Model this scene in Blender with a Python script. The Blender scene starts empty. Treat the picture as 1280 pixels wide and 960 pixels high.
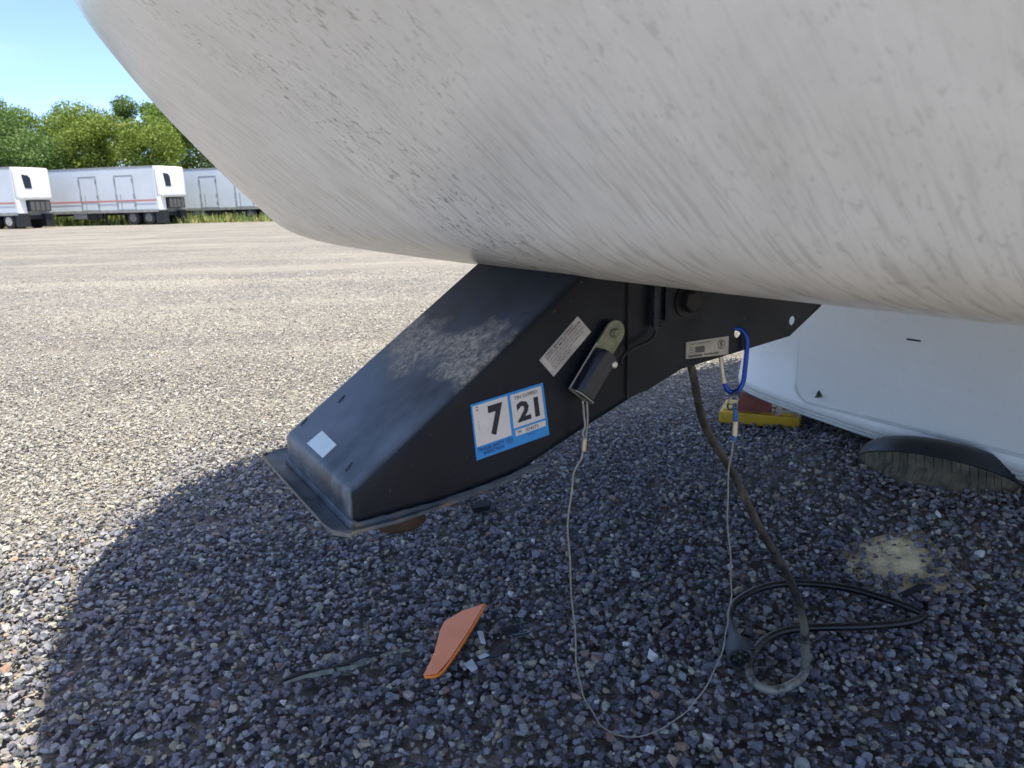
import bpy, bmesh, math, random
import numpy as np
from mathutils import Vector, Matrix, noise as mnoise
random.seed(7); rng = np.random.default_rng(7)
S = bpy.context.scene
COL = S.collection
rad = math.radians

# ------------------------------------------------------------------ camera
CAM_H = 1.05
cd = bpy.data.cameras.new('camera'); cam = bpy.data.objects.new('camera', cd); COL.objects.link(cam)
cd.sensor_width = 36; cd.lens = 36 * 920 / 1280; cd.clip_start = .02; cd.clip_end = 3000
p, r = rad(14.0), rad(1.5)
fw = Vector((0, math.cos(p), -math.sin(p))); rt = Vector((1, 0, 0)); up = Vector((0, math.sin(p), math.cos(p)))
rt2 = rt * math.cos(r) - up * math.sin(r); up2 = up * math.cos(r) + rt * math.sin(r)
cam.matrix_world = Matrix(((rt2.x, up2.x, -fw.x, 0), (rt2.y, up2.y, -fw.y, 0), (rt2.z, up2.z, -fw.z, CAM_H), (0, 0, 0, 1)))
cd.dof.use_dof = True; cd.dof.focus_distance = 1.7; cd.dof.aperture_fstop = 9.0
S.camera = cam

# ------------------------------------------------------------------ light
SUN = Vector((.1887, -.2198, 1.0)).normalized()        # towards the sun
elev = math.asin(SUN.z); azim = math.atan2(SUN.x, SUN.y)
W = bpy.data.worlds.new('World'); S.world = W; W.use_nodes = True
wn = W.node_tree; bg = wn.nodes['Background']
sky = wn.nodes.new('ShaderNodeTexSky'); sky.sky_type = 'NISHITA'; sky.sun_disc = False
sky.sun_elevation = elev; sky.sun_rotation = azim
sky.air_density = .48; sky.dust_density = 1.2; sky.ozone_density = 4.0
tc = wn.nodes.new('ShaderNodeTexCoord'); mp = wn.nodes.new('ShaderNodeMapping'); mp.inputs['Scale'].default_value = (1.2, 1.2, 6.5)
nz = wn.nodes.new('ShaderNodeTexNoise'); nz.inputs['Scale'].default_value = 1.6; nz.inputs['Detail'].default_value = 7
cr = wn.nodes.new('ShaderNodeValToRGB'); cr.color_ramp.elements[0].position = .47; cr.color_ramp.elements[1].position = .80
cr.color_ramp.elements[1].color = (.5, .5, .5, 1)
mx = wn.nodes.new('ShaderNodeMixRGB'); mx.inputs[2].default_value = (2.7, 3.0, 3.3, 1)      # thin cirrus
wn.links.new(tc.outputs['Generated'], mp.inputs[0]); wn.links.new(mp.outputs[0], nz.inputs['Vector'])
wn.links.new(nz.outputs['Fac'], cr.inputs[0]); wn.links.new(cr.outputs[0], mx.inputs[0])
wn.links.new(sky.outputs[0], mx.inputs[1]); wn.links.new(mx.outputs[0], bg.inputs[0])
bg.inputs[1].default_value = .145
sl = bpy.data.lights.new('sun', 'SUN'); sl.energy = 3.1; sl.angle = rad(.53); sl.color = (1, .93, .78)
so = bpy.data.objects.new('sun', sl); COL.objects.link(so); so.rotation_euler = SUN.to_track_quat('Z', 'Y').to_euler(); so.location = (6, -5, 14)
S.view_settings.view_transform = 'Standard'; S.view_settings.look = 'None'; S.view_settings.gamma = 1
S.view_settings.exposure = 1.60

# ------------------------------------------------------------------ helpers
AL = rad(-31.5)
PAS = Vector((math.sin(AL), math.cos(AL), 0)); REAR = Vector((math.cos(AL), -math.sin(AL), 0))
ZS = .35                                                  # trailer heights below are measured from a datum .35 m under the gravel
def wor(f, w, z): return -f * REAR - w * PAS + Vector((0, 0, z - ZS))  # trailer frame (forward, driver side, up) -> world
def fw_of(x, y): return -(x * REAR.x + y * REAR.y), -(x * PAS.x + y * PAS.y)
def ss(a, b, x):
    t = np.clip((np.asarray(x, float) - a) / (b - a), 0, 1); return t * t * (3 - 2 * t)
def gz(x, y):
    x = np.asarray(x, float); y = np.asarray(y, float)
    f, w = fw_of(x, y)
    m = .085 * ss(1.85, 2.27, -f) * (1 - ss(2.5, 2.9, -f)) * ss(-2.2, -1.7, w)
    und = .006 * np.sin(x * 2.3 + .7 * y) * np.sin(y * 2.1 - .5 * x) + .004 * np.sin(x * 5.1 + 1) * np.sin(y * 4.3)
    return m + und * (1 - ss(6, 12, y))
def cr_spline(pts, n=8, closed=False):
    P = [Vector(q) for q in pts]; out = []; N = len(P)
    for i in range(N if closed else N - 1):
        if closed: a, b, c, d = P[i - 1], P[i], P[(i + 1) % N], P[(i + 2) % N]
        else:
            b, c = P[i], P[i + 1]; a = P[i - 1] if i else b * 2 - c; d = P[i + 2] if i + 2 < N else c * 2 - b
        for k in range(n):
            t = k / n
            out.append(.5 * ((2 * b) + (c - a) * t + (2 * a - 5 * b + 4 * c - d) * t * t + (3 * b - a - 3 * c + d) * t ** 3))
    if not closed: out.append(P[-1].copy())
    return out
class MB:
    def __init__(s): s.v = []; s.f = []; s.m = []; s.uv = None
    def add(s, vs, fs, m=0):
        o = len(s.v); s.v += [tuple(q) for q in vs]; s.f += [tuple(o + i for i in q) for q in fs]; s.m += [m] * len(fs)
    def box(s, lo, hi, m=0, M=None):
        x0, y0, z0 = lo; x1, y1, z1 = hi
        vs = [Vector(q) for q in ((x0,y0,z0),(x1,y0,z0),(x1,y1,z0),(x0,y1,z0),(x0,y0,z1),(x1,y0,z1),(x1,y1,z1),(x0,y1,z1))]
        if M: vs = [M @ q for q in vs]
        s.add(vs, [(0,3,2,1),(4,5,6,7),(0,1,5,4),(1,2,6,5),(2,3,7,6),(3,0,4,7)], m)
    def tube(s, pts, rr, n=8, closed=False, m=0, cap=True):
        P = [Vector(q) for q in pts]; N = len(P); R = rr if isinstance(rr, (list, tuple)) else [rr] * N
        vs = []; nrm = None
        for i in range(N):
            if closed: t = P[(i + 1) % N] - P[i - 1]
            else: t = P[min(i + 1, N - 1)] - P[max(i - 1, 0)]
            t.normalize()
            if nrm is None: nrm = t.orthogonal().normalized()
            nrm = (nrm - t * nrm.dot(t)).normalized(); b = t.cross(nrm)
            for k in range(n):
                a = 2 * math.pi * k / n; vs.append(P[i] + (nrm * math.cos(a) + b * math.sin(a)) * R[i])
        fs = []
        for i in range(N if closed else N - 1):
            j = (i + 1) % N
            for k in range(n):
                l = (k + 1) % n; fs.append((i*n+k, i*n+l, j*n+l, j*n+k))
        if not closed and cap: fs += [tuple(range(n - 1, -1, -1)), tuple((N-1)*n + k for k in range(n))]
        s.add(vs, fs, m)
    def lathe(s, prof, M, n=24, m=0, closed=False):     # prof: (radius, height along local Z)
        vs = []; N = len(prof)
        for (rr, h) in prof:
            for k in range(n):
                a = 2 * math.pi * k / n; vs.append(M @ Vector((rr * math.cos(a), rr * math.sin(a), h)))
        fs = []
        for i in range(N if closed else N - 1):
            j = (i + 1) % N
            for k in range(n):
                l = (k + 1) % n; fs.append((i*n+k, i*n+l, j*n+l, j*n+k))
        s.add(vs, fs, m)
        if not closed: s.f += [tuple(len(s.v) - N*n + k for k in range(n - 1, -1, -1)), tuple(len(s.v) - n + k for k in range(n))]; s.m += [m, m]
def axisM(o, z, x=None):
    z = Vector(z).normalized(); x = Vector(x) if x else z.orthogonal(); x = (x - z * x.dot(z)).normalized(); y = z.cross(x)
    return Matrix(((x.x, y.x, z.x, o[0]), (x.y, y.y, z.y, o[1]), (x.z, y.z, z.z, o[2]), (0, 0, 0, 1)))
def obj(name, mb, mats, parent=None, origin=None, smooth=False, bevel=0, label=None, bseg=2, tri=False):
    me = bpy.data.meshes.new(name); o = bpy.data.objects.new(name, me); COL.objects.link(o)
    og = Vector(origin) if origin is not None else Vector((0, 0, 0))
    me.from_pydata([tuple(Vector(q) - og) for q in mb.v], [], mb.f)
    mats = mats if isinstance(mats, (list, tuple)) else [mats]
    for m in mats: me.materials.append(m)
    if len(mats) > 1: me.polygons.foreach_set('material_index', mb.m)
    if mb.uv:
        ul = me.uv_layers.new(name='UVMap')
        for lp in me.loops: ul.data[lp.index].uv = mb.uv[lp.vertex_index]
    me.update()
    bm = bmesh.new(); bm.from_mesh(me); bmesh.ops.recalc_face_normals(bm, faces=bm.faces)
    if bevel:
        ed = [e for e in bm.edges if e.is_manifold and e.calc_face_angle(0) > .5]
        bmesh.ops.bevel(bm, geom=ed, offset=bevel, segments=bseg, affect='EDGES', profile=.6)
    bm.to_mesh(me); bm.free()
    if smooth:
        me.polygons.foreach_set('use_smooth', [True] * len(me.polygons))
        try: me.set_sharp_from_angle(angle=rad(38))
        except Exception: pass
    o.location = og
    if parent: o.parent = parent
    if label: o['label'] = label
    return o
def tag(o, label=None, cat=None, group=None, kind=None):
    for k, v in (('label', label), ('category', cat), ('group', group), ('kind', kind)):
        if v: o[k] = v
    return o
def empty(name, loc, rz=0, **kw):
    o = bpy.data.objects.new(name, None); COL.objects.link(o); o.location = loc; o.rotation_euler = (0, 0, rz); o.empty_display_size = .2
    return tag(o, **kw)
def curve_plate(outer, holes, depth):                  # flat plate with real holes: returns verts (x, y, z) and faces
    cu = bpy.data.curves.new('outline', 'CURVE'); cu.dimensions = '2D'; cu.fill_mode = 'BOTH'; cu.extrude = depth / 2
    for ring in [outer] + holes:
        sp = cu.splines.new('POLY'); sp.points.add(len(ring) - 1); sp.use_cyclic_u = True
        for i, q in enumerate(ring): sp.points[i].co = (q[0], q[1], 0, 1)
    return conv(cu)
def conv(cu):
    o = bpy.data.objects.new('tmp', cu); COL.objects.link(o); dg = bpy.context.evaluated_depsgraph_get()
    me = bpy.data.meshes.new_from_object(o.evaluated_get(dg))
    vs = [v.co.copy() for v in me.vertices]; fs = [tuple(q.vertices) for q in me.polygons]
    bpy.data.objects.remove(o); bpy.data.curves.remove(cu); bpy.data.meshes.remove(me)
    return vs, fs
def text_mesh(txt, bold=0.0):
    cu = bpy.data.curves.new('txt', 'FONT'); cu.body = txt; cu.size = 1; cu.resolution_u = 2; cu.offset = bold
    return conv(cu)
def put_text(mb, txt, rect, mapf, m, bold=0.0, shear=0):
    vs, fs = text_mesh(txt, bold)
    xs = [v.x for v in vs]; ys = [v.y for v in vs]; x0, x1, y0, y1 = min(xs), max(xs), min(ys), max(ys)
    u0, v0, u1, v1 = rect
    mb.add([mapf(u0 + (u1-u0) * (v.x-x0) / (x1-x0), v0 + (v1-v0) * (v.y-y0) / (y1-y0)) for v in vs], fs, m)

# ------------------------------------------------------------------ materials
def mat(name, col, rough=.6, metal=0., var=.0, vscale=8., spec=None, bump=0., bscale=60., coat=0.):
    m = bpy.data.materials.new(name); m.use_nodes = True; n = m.node_tree; b = n.nodes['Principled BSDF']
    b.inputs['Base Color'].default_value = (*col, 1); b.inputs['Roughness'].default_value = rough; b.inputs['Metallic'].default_value = metal
    if spec is not None: b.inputs['Specular IOR Level'].default_value = spec
    if coat: b.inputs['Coat Weight'].default_value = coat; b.inputs['Coat Roughness'].default_value = .15
    t = n.nodes.new('ShaderNodeTexCoord')
    if var:
        z = n.nodes.new('ShaderNodeTexNoise'); z.inputs['Scale'].default_value = vscale; z.inputs['Detail'].default_value = 6
        c = n.nodes.new('ShaderNodeValToRGB'); c.color_ramp.elements[0].position = .3; c.color_ramp.elements[1].position = .7
        c.color_ramp.elements[0].color = (*[q * (1 - var) for q in col], 1); c.color_ramp.elements[1].color = (*[min(1, q * (1 + var)) for q in col], 1)
        n.links.new(t.outputs['Object'], z.inputs['Vector']); n.links.new(z.outputs['Fac'], c.inputs[0]); n.links.new(c.outputs[0], b.inputs['Base Color'])
        rr = n.nodes.new('ShaderNodeMapRange'); rr.inputs['To Min'].default_value = rough - .08; rr.inputs['To Max'].default_value = min(1, rough + .1)
        n.links.new(z.outputs['Fac'], rr.inputs[0]); n.links.new(rr.outputs[0], b.inputs['Roughness'])
    if bump:
        z = n.nodes.new('ShaderNodeTexNoise'); z.inputs['Scale'].default_value = bscale; z.inputs['Detail'].default_value = 5
        bp = n.nodes.new('ShaderNodeBump'); bp.inputs['Strength'].default_value = bump; bp.inputs['Distance'].default_value = .01
        n.links.new(t.outputs['Object'], z.inputs['Vector']); n.links.new(z.outputs['Fac'], bp.inputs['Height']); n.links.new(bp.outputs[0], b.inputs['Normal'])
    return m
class NT:
    def __init__(s, m): s.n = m.node_tree.nodes; s.l = m.node_tree.links; s.b = s.n['Principled BSDF']
    def noise(s, vec, scale, detail=5, dist=0., rough=.5):
        z = s.n.new('ShaderNodeTexNoise'); z.inputs['Scale'].default_value = scale; z.inputs['Detail'].default_value = detail
        z.inputs['Distortion'].default_value = dist; z.inputs['Roughness'].default_value = rough
        s.l.new(vec, z.inputs['Vector']); return z.outputs['Fac']
    def map(s, vec, scale=(1,1,1), loc=(0,0,0), rot=(0,0,0)):
        z = s.n.new('ShaderNodeMapping'); z.inputs['Scale'].default_value = scale; z.inputs['Location'].default_value = loc; z.inputs['Rotation'].default_value = rot
        s.l.new(vec, z.inputs[0]); return z.outputs[0]
    def ramp(s, fac, *stops):
        z = s.n.new('ShaderNodeValToRGB'); e = z.color_ramp.elements
        while len(e) < len(stops): e.new(.5)
        for q, (pos, c) in zip(e, stops): q.position = pos; q.color = (*c, 1) if not isinstance(c, (int, float)) else (c, c, c, 1)
        s.l.new(fac, z.inputs[0]); return z.outputs[0]
    def mix(s, fac, a, b, mode='MIX'):
        z = s.n.new('ShaderNodeMixRGB'); z.blend_type = mode
        for i, q in enumerate((fac, a, b)):
            if isinstance(q, (int, float)): z.inputs[i].default_value = q if i == 0 else (q, q, q, 1)
            elif isinstance(q, tuple): z.inputs[i].default_value = (*q, 1)
            else: s.l.new(q, z.inputs[i])
        return z.outputs[0]
    def math(s, op, a, b=0.):
        z = s.n.new('ShaderNodeMath'); z.operation = op
        for i, q in enumerate((a, b)):
            if isinstance(q, (int, float)): z.inputs[i].default_value = q
            else: s.l.new(q, z.inputs[i])
        return z.outputs[0]
    def bump(s, h, strength=.3, dist=.01):
        z = s.n.new('ShaderNodeBump'); z.inputs['Strength'].default_value = strength; z.inputs['Distance'].default_value = dist
        s.l.new(h, z.inputs['Height']); s.l.new(z.outputs[0], s.b.inputs['Normal'])
def newmat(name, rough=.6):
    m = bpy.data.materials.new(name); m.use_nodes = True; t = NT(m); t.b.inputs['Roughness'].default_value = rough
    t.tc = t.n.new('ShaderNodeTexCoord'); return m, t

# nose gel coat: off-white, with grime streaked along the air flow (UV v follows the profile)
SKEW = .30
M_nose, t = newmat('dirty_gelcoat', .24)
uv = t.tc.outputs['UV']
sep = t.n.new('ShaderNodeSeparateXYZ'); t.l.new(uv, sep.inputs[0])
cmb = t.n.new('ShaderNodeCombineXYZ'); t.l.new(t.math('ADD', sep.outputs[0], t.math('MULTIPLY', sep.outputs[1], t.math('SUBTRACT', SKEW, t.math('MULTIPLY', sep.outputs[0], .4)))), cmb.inputs[0]); t.l.new(sep.outputs[1], cmb.inputs[1]); uv = cmb.outputs[0]
big = t.noise(t.map(uv, (1.6, 1.1, 1)), 1.6, 5)
mott = t.noise(t.map(uv, (9, 4.5, 1), (2, 5, 0)), 1.0, 7, .5, .68)
strk = t.noise(t.map(uv, (42, 8, 1)), 1.0, 6, .2, .66)
fine = t.noise(t.map(uv, (190, 11, 1)), 1.0, 3, .1, .6)
spk = t.noise(t.map(uv, (170, 62, 1), (3, 1, 0)), 1.0, 3, .6, .7)
spk2 = t.noise(t.map(uv, (95, 40, 1), (9, 4, 0)), 1.0, 5, .25, .72)
patch = t.noise(t.map(uv, (5.0, 1.8, 1), (7, 2, 0)), 1.0, 5, .4, .6)
low = t.ramp(t.math('ADD', sep.outputs[1], t.math('MULTIPLY', sep.outputs[0], .30)), (.15, 1.), (.55, .62), (1.0, .08))        # v runs up from the chin: more road film low down
base = t.ramp(big, (.3, (.725, .705, .665)), (.7, (.80, .785, .75)))
c = t.mix(t.math('MULTIPLY', t.ramp(mott, (.42, 0.), (.70, 1.)), .38), base, (.50, .485, .44))
c = t.mix(t.math('MULTIPLY', t.math('MULTIPLY', t.ramp(strk, (.48, 0.), (.66, 1.)), t.math('ADD', low, .03)), .36), c, (.30, .28, .26))
c = t.mix(t.math('MULTIPLY', t.math('MULTIPLY', t.ramp(fine, (.50, 0.), (.62, 1.)), low), .74), c, (.16, .15, .14))
pm = t.math('MULTIPLY', t.ramp(patch, (.47, .10), (.64, 1.)), t.ramp(t.math('ADD', sep.outputs[0], .2), (.30, 1.), (.75, .28)))      # fewer scuffs towards the driver side
c = t.mix(t.math('MULTIPLY', t.math('MULTIPLY', t.ramp(spk, (.565, 0.), (.65, 1.)), pm), .88), c, (.12, .115, .11))
c = t.mix(t.math('MULTIPLY', t.math('MULTIPLY', t.ramp(spk2, (.61, 0.), (.76, 1.)), t.ramp(patch, (.55, 0.), (.72, .8))), .30), c, (.17, .16, .155))
t.l.new(c, t.b.inputs['Base Color']); t.bump(fine, .04, .002)
# lower wall paint
M_wall, t = newmat('white_fibreglass', .3)
n1 = t.noise(t.tc.outputs['Object'], 3, 6); c = t.ramp(n1, (.3, (.80, .78, .72)), (.7, (.86, .845, .79)))
n2 = t.noise(t.tc.outputs['Object'], 40, 4); c = t.mix(t.ramp(n2, (.60, 0.), (.85, .3)), c, (.55, .54, .5)); t.l.new(c, t.b.inputs['Base Color'])
M_shell = mat('white_side_panel', (.7, .7, .69), .4, var=.05, vscale=2)
M_trim = mat('white_vinyl_trim', (.62, .62, .57), .45, var=.1, vscale=20)
M_gasket = mat('door_gasket', (.66, .66, .61), .6, var=.1, vscale=15)
M_rub = mat('black_plastic', (.012, .014, .017), .42, var=.3, vscale=30)
# black painted steel of the pin box, scuffs and painted sky sheen on the top plate
M_steel, t = newmat('black_painted_steel', .4)
ob = t.tc.outputs['Object']
n1 = t.noise(ob, 6, 7, .5); c = t.ramp(n1, (.3, (.004, .0055, .009)), (.75, (.010, .013, .019)))
scuf_sheen = t.noise(t.map(ob, (11, 15, 11)), 1.0, 8, .1, .62)
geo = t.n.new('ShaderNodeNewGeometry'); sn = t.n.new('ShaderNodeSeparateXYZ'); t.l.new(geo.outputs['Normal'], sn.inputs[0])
so0 = t.n.new('ShaderNodeSeparateXYZ'); t.l.new(ob, so0.inputs[0]); fgrad = t.ramp(t.math('SUBTRACT', so0.outputs[0], 2.0), (.34, .10), (.66, 1.))      # scuffs and the painted sky sheen grow towards the front
upf = t.ramp(sn.outputs[2], (.35, 0.), (.75, 1.))                       # upward faces take the painted sky sheen, scuffs and mud
c = t.mix(t.math('MULTIPLY', t.ramp(scuf_sheen, (.30, .25), (.68, 1.)), t.math('MULTIPLY', upf, fgrad)), c, (.105, .128, .160))  # blue-grey sky reflection painted in together with the scuffs
so_ = t.n.new('ShaderNodeSeparateXYZ'); t.l.new(ob, so_.inputs[0])
# a dried-mud smear across the top plate at f = -.45 (object frame x = f + 3)
dx = t.math('SUBTRACT', so_.outputs[0], 2.525); dx = t.math('ADD', dx, t.math('MULTIPLY', t.math('SUBTRACT', t.noise(ob, 14, 3), .5), .16))
band = t.math('SUBTRACT', 1.0, t.math('MULTIPLY', t.math('ABSOLUTE', dx), 19.0))
dus = t.noise(ob, 105, 8, 0., .8)
mud = t.math('MULTIPLY', t.math('MULTIPLY', t.ramp(band, (.05, 0.), (.75, 1.)), t.ramp(dus, (.42, .05), (.60, 1.))), upf)
c = t.mix(t.math('MULTIPLY', mud, .92), c, (.42, .36, .27))
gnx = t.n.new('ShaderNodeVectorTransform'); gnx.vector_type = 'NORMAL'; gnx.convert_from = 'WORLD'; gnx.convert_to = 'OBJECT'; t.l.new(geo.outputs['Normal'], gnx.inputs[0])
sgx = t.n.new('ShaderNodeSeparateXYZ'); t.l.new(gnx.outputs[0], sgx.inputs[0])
fr = t.math('MULTIPLY', t.ramp(sgx.outputs[0], (.62, 0.), (.85, 1.)), t.ramp(scuf_sheen, (.36, .35), (.60, .95)))
c = t.mix(fr, c, t.ramp(dus, (.38, (.075, .10, .13)), (.55, (.16, .18, .20)), (.68, (.24, .20, .15))))  # wear colours, lightened because this face turns to the light
flk = t.noise(ob, 130, 3); c = t.mix(t.math('MULTIPLY', t.ramp(flk, (.70, 0.), (.76, 1.)), .35), c, (.16, .15, .13))
t.l.new(c, t.b.inputs['Base Color'])
rgh = t.ramp(scuf_sheen, (.35, .34), (.65, .5)); t.l.new(t.math('ADD', rgh, t.math('MULTIPLY', mud, .4)), t.b.inputs['Roughness']); t.bump(n1, .08, .004); t.b.inputs['Specular IOR Level'].default_value = .22
# worn skid plate with rust and blue-grey wear
M_skid, t = newmat('worn_skid_plate', .42)
ob = t.tc.outputs['Object']; n1 = t.noise(ob, 16, 7, .4, .6); n2 = t.noise(t.map(ob, (20, 7, 20), (3, 1, 0)), 1.3, 6, .6)
c = t.ramp(n1, (.32, (.030, .042, .058)), (.54, (.095, .118, .145)), (.74, (.22, .21, .19)))
c = t.mix(t.ramp(n2, (.54, 0.), (.70, .7)), c, (.17, .115, .065)); t.l.new(c, t.b.inputs['Base Color']); t.b.inputs['Metallic'].default_value = .35; t.bump(n1, .25, .003)
M_rust = mat('rusty_steel', (.045, .028, .018), .75, .3, .45, 40)
M_bolt = mat('dark_bolt', (.016, .016, .016), .5, .5, .3, 60)
M_zinc = mat('aged_zinc', (.17, .18, .13), .42, .7, .25, 50)
M_bright = mat('bright_rivet', (.55, .53, .48), .35, .8)
M_switch = mat('black_switch_plastic', (.008, .010, .018), .28, var=.3, vscale=40)
M_black = mat('black_print', (.012, .013, .02), .6)
M_blue = mat('sticker_blue', (.010, .22, .55), .4, var=.08, vscale=60)
M_navy = mat('sticker_navy_print', (.015, .05, .20), .5)
M_stwhite = mat('sticker_white', (.62, .57, .53), .5, var=.05, vscale=60)
M_foil = mat('foil_label', (.40, .37, .34), .45, .25, .22, 35)
M_foil2 = mat('foil_plate', (.36, .33, .29), .45, .25, .25, 45)
M_paper = mat('pale_sticker', (.56, .66, .68), .6, var=.06, vscale=30)
M_anod = mat('blue_anodised', (.012, .055, .36), .25, .5, .15, 40)
M_gate = mat('worn_aluminium', (.50, .44, .34), .4, .7, .2, 80)
M_cable = mat('coated_wire_rope', (.26, .25, .21), .45, .1, .25, 90)
M_wirehi = mat('steel_ring', (.30, .28, .24), .35, .9)
M_bluecrimp = mat('blue_heat_shrink', (.03, .10, .25), .5, var=.4, vscale=90)
M_cord, t = newmat('dusty_rubber_cord', .42)
ob = t.tc.outputs['Object']; n1 = t.noise(ob, 26, 6, .5, .65); n2 = t.noise(ob, 3.0, 3)
so_ = t.n.new('ShaderNodeSeparateXYZ'); t.l.new(ob, so_.inputs[0])
c = t.ramp(n1, (.46, (.010, .010, .011)), (.62, (.045, .042, .036)), (.78, (.16, .145, .12)))
dk = t.mix(1., c, (.35, .36, .38), 'MULTIPLY'); low_ = t.ramp(t.math('ADD', so_.outputs[1], .5), (.26, 1.), (.36, .35), (.46, 0.))
c = t.mix(low_, dk, t.mix(t.ramp(n1, (.36, 0.), (.52, 1.)), c, (.24, .23, .19)))
c = t.mix(t.ramp(so_.outputs[2], (.05, 0.), (.25, 1.)), c, t.ramp(n1, (.42, (.022, .020, .017)), (.60, (.075, .066, .05)), (.76, (.20, .18, .14)))); t.l.new(c, t.b.inputs['Base Color'])
M_plug = mat('grey_plug_rubber', (.055, .065, .075), .55, var=.3, vscale=40)
M_orange = mat('orange_plastic', (.95, .29, .11), .30, var=.08, vscale=12); M_orange_edge = mat('deep_orange_edge', (.90, .22, .02), .35)
M_shard = mat('glossy_black_plastic', (.020, .023, .030), .16, var=.3, vscale=20)
M_yellow = mat('yellow_block_plastic', (.62, .36, .015), .5, var=.2, vscale=10)
M_brick = mat('red_brick', (.25, .075, .055), .85, var=.25, vscale=18, bump=.5, bscale=90)
M_tread, t = newmat('muddy_tread_rubber', .85)
ob = t.tc.outputs['Object']; n1 = t.noise(ob, 22, 6, .4, .65); c = t.ramp(n1, (.35, (.050, .044, .030)), (.7, (.16, .135, .085))); t.l.new(c, t.b.inputs['Base Color']); t.bump(n1, .4, .004)
M_side = mat('black_sidewall', (.014, .018, .022), .38, var=.3, vscale=12)

# gravel stones: one colour per stone
M_stone, t = newmat('crushed_stone', .62)
at = t.n.new('ShaderNodeAttribute'); at.attribute_type = 'INSTANCER'; at.attribute_name = 'tone'
at2 = t.n.new('ShaderNodeAttribute'); at2.attribute_type = 'INSTANCER'; at2.attribute_name = 'dust_sun'
c = t.ramp(at.outputs['Fac'], (0., (.045, .050, .068)), (.12, (.126, .132, .158)), (.26, (.232, .242, .278)), (.36, (.108, .106, .130)), (.48, (.212, .190, .216)), (.58, (.290, .300, .322)),
           (.68, (.205, .178, .168)), (.77, (.320, .328, .318)), (.85, (.345, .350, .280)), (.91, (.42, .375, .27)), (.945, (.27, .155, .11)), (.97, (.47, .46, .43)), (1., (.70, .70, .68)))
t.l.new(c, t.n.new('NodeReroute').inputs[0])
ob = t.tc.outputs['Object']; n1 = t.noise(ob, 2.2, 5, .3, .6)
c = t.mix(1.0, c, t.ramp(n1, (.25, .60), (.75, 1.25)), 'MULTIPLY')
c = t.mix(t.math('MULTIPLY', t.ramp(n1, (.45, .35), (.75, 1.)), at2.outputs['Fac']), c, (.60, .55, .43))
t.l.new(c, t.b.inputs['Base Color']); t.bump(t.noise(ob, 7, 4), .3, .05)

# gravel yard sheet: under the loose stones near by, and all there is far away
M_ground, t = newmat('gravel_yard', .85)
ob = t.tc.outputs['Object']
vo = t.n.new('ShaderNodeTexVoronoi'); vo.inputs['Scale'].default_value = 34; t.l.new(ob, vo.inputs['Vector'])
svo = t.n.new('ShaderNodeSeparateXYZ'); t.l.new(vo.outputs['Color'], svo.inputs[0])
c = t.ramp(svo.outputs[0], (0., (.07, .07, .07)), (.45, (.16, .156, .142)), (.75, (.225, .212, .182)), (.95, (.33, .30, .24)), (1., (.47, .45, .40)))
n0 = t.noise(ob, 1.6, 6, .4, .65); c = t.mix(t.ramp(n0, (.42, 0.), (.70, .5)), c, (.25, .225, .18))
n3 = t.noise(t.map(ob, (.10, .75, 1), (0, 0, 0), (0, 0, .12)), 1.0, 5, .3); c = t.mix(t.ramp(n3, (.47, 0.), (.70, .7)), c, (.33, .305, .25))
n4 = t.noise(ob, .35, 5, .3, .6); c = t.mix(1., c, t.ramp(n4, (.3, (.74, .73, .74)), (.7, (1.12, 1.09, 1.05))), 'MULTIPLY')
t.l.new(c, t.b.inputs['Base Color'])
h = t.math('ADD', t.math('MULTIPLY', vo.outputs['Distance'], -1.0), t.math('MULTIPLY', t.noise(ob, 90, 3), .5)); t.bump(h, .9, .02)
M_sand = mat('pale_sand', (.72, .60, .36), .95, var=.22, vscale=14, bump=.5, bscale=120)
M_field = mat('dry_verge', (.12, .13, .045), .95, var=.4, vscale=.6)

# ------------------------------------------------------------------ ground
def nonuni(lo, hi, a, b, st):
    core = list(np.arange(a, b + 1e-6, st)); out = []; x = a; s = st
    while x > lo: s *= 1.28; x -= s; out.append(x)
    out = out[::-1]; x = b; s = st; R = []
    while x < hi: s *= 1.28; x += s; R.append(x)
    return np.array(out + core + R)
xs = nonuni(-900, 900, -5, 7, .1); ys = nonuni(-300, 1500, .2, 10, .1)
X, Y = np.meshgrid(xs, ys); Z = gz(X, Y) - .032 + .028 * ss(4.5, 9, Y)
mb = MB(); mb.v = [tuple(q) for q in np.stack([X, Y, Z], -1).reshape(-1, 3)]
nx, ny = len(xs), len(ys)
mb.f = [(j*nx+i, j*nx+i+1, (j+1)*nx+i+1, (j+1)*nx+i) for j in range(ny-1) for i in range(nx-1)]; mb.m = [0] * len(mb.f)
ground = tag(obj('ground', mb, M_ground, smooth=True), kind='structure')

# loose stones: instances of convex angular stones on generated points
SANDS = [(1.10, 1.925, .088, .100, .25)]         # bare sandy spots: x, y, rx, ry
def sandness(x, y):
    m = np.zeros_like(x)
    for sx, sy, a, b, rot in SANDS: m = np.maximum(m, 1 - ((x-sx)/a)**2 - ((y-sy)/b)**2)
    return m
def scatter(y0, y1, dens):
    A = .84; wmax = A * y1 + 1.0
    n = int((y1 - y0) * 2 * wmax * dens); x = rng.uniform(-wmax, wmax, n); y = rng.uniform(y0, y1, n)
    k = np.abs(x) < A * y + 1.0; return x[k], y[k]
PX, PY = [], []
for y0, y1, d in ((.2, 2.2, 7200), (2.2, 3.6, 5600), (3.6, 5.5, 3400), (5.5, 8, 1700), (8, 12, 600)):
    a, b = scatter(y0, y1, d); PX.append(a); PY.append(b)
PX = np.concatenate(PX); PY = np.concatenate(PY)
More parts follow.
